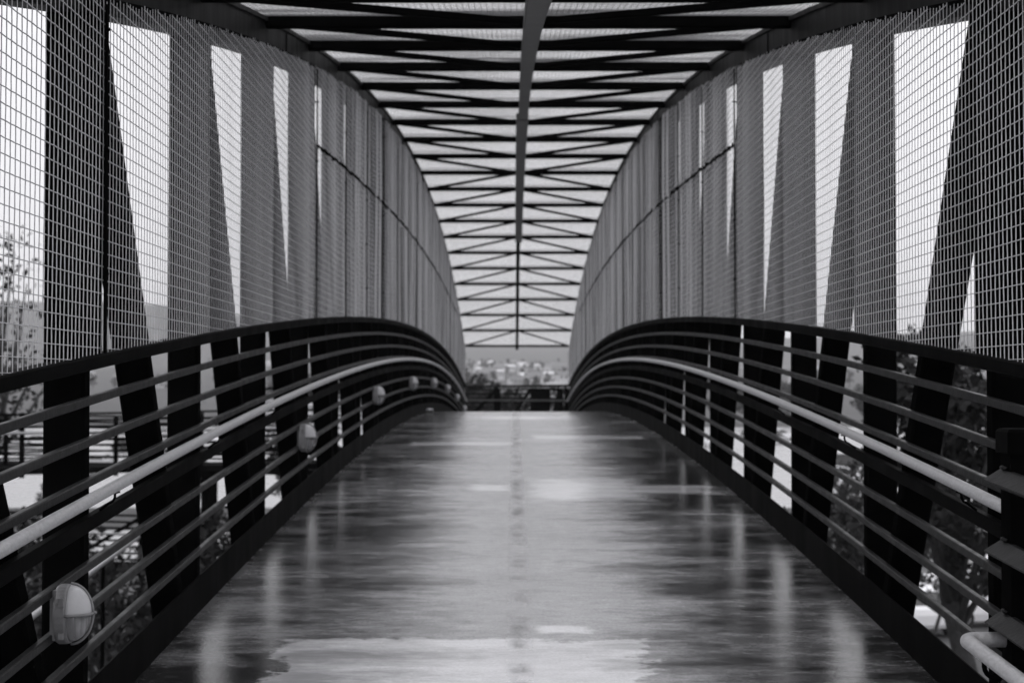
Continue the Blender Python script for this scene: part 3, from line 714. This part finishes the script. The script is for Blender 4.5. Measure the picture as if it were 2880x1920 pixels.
for k in range(120):
    y = 900 + 1250 * rs.random() ** 0.8; z = rs.choice([0, 0, 1, 2]); az = rs.uniform(-0.034, 0.036) if z == 0 else (rs.uniform(-0.32, -0.13) if z == 1 else rs.uniform(0.12, 0.3))
    kk = rs.randrange(3)
    house(kk, az * y, y, rs.uniform(-0.6, 0.6), rs.uniform(0.7, 1.15), '%s house on the %s hillside, %s' % (('white two-storey', 'grey', 'pale-roofed')[kk], slope_word(y), win_word(az)))
# bright flat-roofed hall right of centre
bl = thing('hall', (px(1276, 330), 326, GZ), 'bright white low-roofed hall right of centre beyond the far railing', 'building')
b = MB(); b.box(-2.4, 2.6, -3, 3, -1, 7.55); b.build('wall', M['wall2'], bl)
b = MB()
b.rings([[(x, y, 7.6 + 0.75 * (1 - (abs(x - 0.1) / 2.9) ** 2.5)) for y in (-3.4, 3.4)] + [(x, y, 7.5) for y in (3.4, -3.4)] for x in np.linspace(-2.8, 3.0, 15)])
b.build('roof', M['roof2'], bl)
b = MB(); b.box(-1.2, 1.2, -3.05, -3.003, 3.2, 5.0); b.build('window', M['carglass'], bl)
bl2 = thing('warehouse', (px(400, 180), 296, GZ), 'long pale warehouse beyond the car park at the left', 'building')
b = MB(); b.box(-16, 16, -6, 6, -1, 5.2); b.build('wall', M['wall1'], bl2)
b = MB(); b.box(-16.4, 16.4, -6.4, 6.4, 5.2, 5.7); b.build('roof', M['roof1'], bl2)
for k in range(6):
    b = MB(); b.box(-14 + 5 * k, -11.5 + 5 * k, -6.06, -6.003, 0.5, 3.6); b.build('roller_door', M['wall2'], bl2)

# ------------------------------------------------------------------ cars
def make_car(paint):
    t = thing('parked_car', (0, 0, 0), 'x', 'car', 'cars parked below the bridge')
    b = MB()     # lower body, x forward; rings along the length: (x, half width, z low, z high)
    prof = [(-2.15, .62, .42, .72), (-2.08, .78, .30, .90), (-1.7, .86, .24, .98), (-0.9, .88, .22, .98), (0.3, .88, .22, .96), (1.1, .87, .22, .90), (1.75, .82, .26, .80), (2.08, .70, .32, .66), (2.17, .52, .38, .56)]
    b.rings([[(x, -w_ * 0.92, zl), (x, w_ * 0.92, zl), (x, w_, zl + (zh - zl) * .35), (x, w_ * .98, zl + (zh - zl) * .75), (x, w_ * .86, zh), (x, -w_ * .86, zh), (x, -w_ * .98, zl + (zh - zl) * .75), (x, -w_, zl + (zh - zl) * .35)] for x, w_, zl, zh in prof])
    b.build('body', paint, t, smooth=False)
    b = MB()
    cab = [(-1.75, .66, .97), (-1.15, .60, 1.34), (-0.5, .58, 1.43), (0.15, .58, 1.41), (0.95, .68, .94)]
    b.rings([[(x, -.76, .93), (x, .76, .93), (x, w_, z), (x, -w_, z)] for x, w_, z in cab]); b.build('windows', M['carglass'], t)
    b = MB(); b.rings([[(x, -w_, z), (x, w_, z), (x, w_ * .93, z + .04), (x, -w_ * .93, z + .04)] for x, w_, z in ((-1.2, .605, 1.325), (-0.5, .595, 1.425), (0.18, .59, 1.405))]); b.build('roof', paint, t)
    for s_ in (-1, 1):
        b = MB(); b.beam((0.97, s_ * .72, .93), (0.18, s_ * .60, 1.41), 0.05, 0.06); b.beam((-1.8, s_ * .72, .96), (-1.18, s_ * .61, 1.34), 0.05, 0.14); b.beam((-.45, s_ * .72, .95), (-.5, s_ * .6, 1.42), 0.04, 0.07)
        b.build('pillar', paint, t)
        b = MB(); b.beam((2.0, s_ * .66, .64), (1.86, s_ * .74, .70), 0.09, 0.12); b.build('headlight', M['lens'], t)
        b = MB(); b.beam((0.72, s_ * .80, .98), (0.60, s_ * 0.98, 1.02), 0.09, 0.12); b.build('mirror', paint, t)
        for x in (-1.35, 1.38):
            b = MB(); b.rings([[(x + r_ * math.cos(a), s_ * yq, .32 + r_ * math.sin(a)) for a in [2 * math.pi * k / 20 for k in range(20)]] for r_, yq in ((.26, .68), (.32, .70), (.32, .88), (.28, .90))])
            wv = b.build('wheel', M['tyre'], t)
            b = MB(); b.rings([[(x + r_ * math.cos(a), s_ * yq, .32 + r_ * math.sin(a)) for a in [2 * math.pi * k / 16 for k in range(16)]] for r_, yq in ((.20, .885), (.20, .905), (.08, .915))])
            b.build('rim', M['rim'], wv)
    return t
cw = make_car(M['white']); cs = make_car(M['silver']); ck = make_car(M['darkcar'])
first = {'w': True, 's': True, 'k': True}; src = {'w': cw, 's': cs, 'k': ck}
def car(c, x, y, rz, label):
    o = src[c] if first[c] else copy_tree(src[c]); first[c] = False
    put(o, x, y, GZ + 0.03, rz); o['label'] = label; return o
car('w', px(2278, 54), 50.0, R(186), 'white car parked below at lower right, its nose pointing left')
car('w', px(2078, 53), 49.0, R(98), 'white car parked nose away beside the leftward white car at lower right')
car('w', px(2268, 60), 57.2, R(182), 'white car partly hidden behind a leaning trunk at lower right')
car('w', px(2400, 56), 52.5, R(185), 'white car mostly hidden behind the near railing post')
car('s', px(2035, 62), 62.5, R(178), 'silver car farther along the street behind the shrubs')
cp = [('w', 1795, 228), ('s', 1770, 215), ('w', 1640, 200), ('k', 1720, 240), ('w', 1905, 128), ('k', 1925, 150), ('w', 2010, 180), ('s', 235, 150), ('k', 300, 190), ('w', 520, 210), ('w', 95, 205), ('k', 140, 170)]
pl = ['white car in the car park seen between the third and fourth right-hand posts', 'silver car beside the white one in the car park at the right', 'white car far back in the car park near the centre right',
      'dark car at the back of the car park at the right', 'white car near the front of the car park at the right', 'dark car near the front of the car park at the right',
      'white car in the car park left of the big dark tree', 'silver car in the car park left of the bridge', 'dark car in the car park left of the bridge between posts',
      'white car far back in the car park left of the bridge', 'white car at the far left of the car park', 'dark car at the far left of the car park']
for (c, X, dd), lb in zip(cp, pl): car(c, px(X, dd), dd + CAMY, R(rs.choice([85, 95, 180, 5])), lb)

# utility pole and street lamp beyond
for k, (X, dd, lb) in enumerate(((1150, 190, 'thin dark street lamp left of centre beyond the far railing'), (2090, 150, 'thin dark street lamp beyond the car park at the right'), (430, 120, 'thin dark street lamp beyond the ramp at the left'))):
    if k == 0:
        sl0 = thing('street_lamp', (0, 0, 0), lb, 'street lamp', 'street lamps beyond the bridge')
        b = MB(); b.tube([(0, 0, 0), (0, 0, 5.8), (0.25, 0, 6.4), (0.9, 0, 6.6)], 0.07, 8, rad=[.1, .07, .06, .05]); b.build('pole', M['steel'], sl0, True)
        b = MB(); b.beam((0.8, 0, 6.6), (1.45, 0, 6.62), 0.1, 0.2, up=(0, 0, 1)); b.build('lamp_head', M['lampmetal'], sl0)
        o = sl0
    else: o = copy_tree(sl0)
    put(o, px(X, dd), dd + CAMY); o['label'] = lb

# ------------------------------------------------------------------ haze
b = MB(); b.box(-2700, 2700, -450, 4500, GZ - 1.5, 215)
hz = b.build('haze', M['paper']); tag(hz, kind='stuff')
hm = bpy.data.materials.new('haze_air'); hm.use_nodes = True; t = hm.node_tree; t.nodes.clear()
pv = t.nodes.new('ShaderNodeVolumePrincipled'); pv.inputs['Color'].default_value = (0.99, 0.99, 1.0, 1); pv.inputs['Density'].default_value = 0.00016
om = t.nodes.new('ShaderNodeOutputMaterial'); t.links.new(pv.outputs[0], om.inputs['Volume'])
hz.data.materials.clear(); hz.data.materials.append(hm)
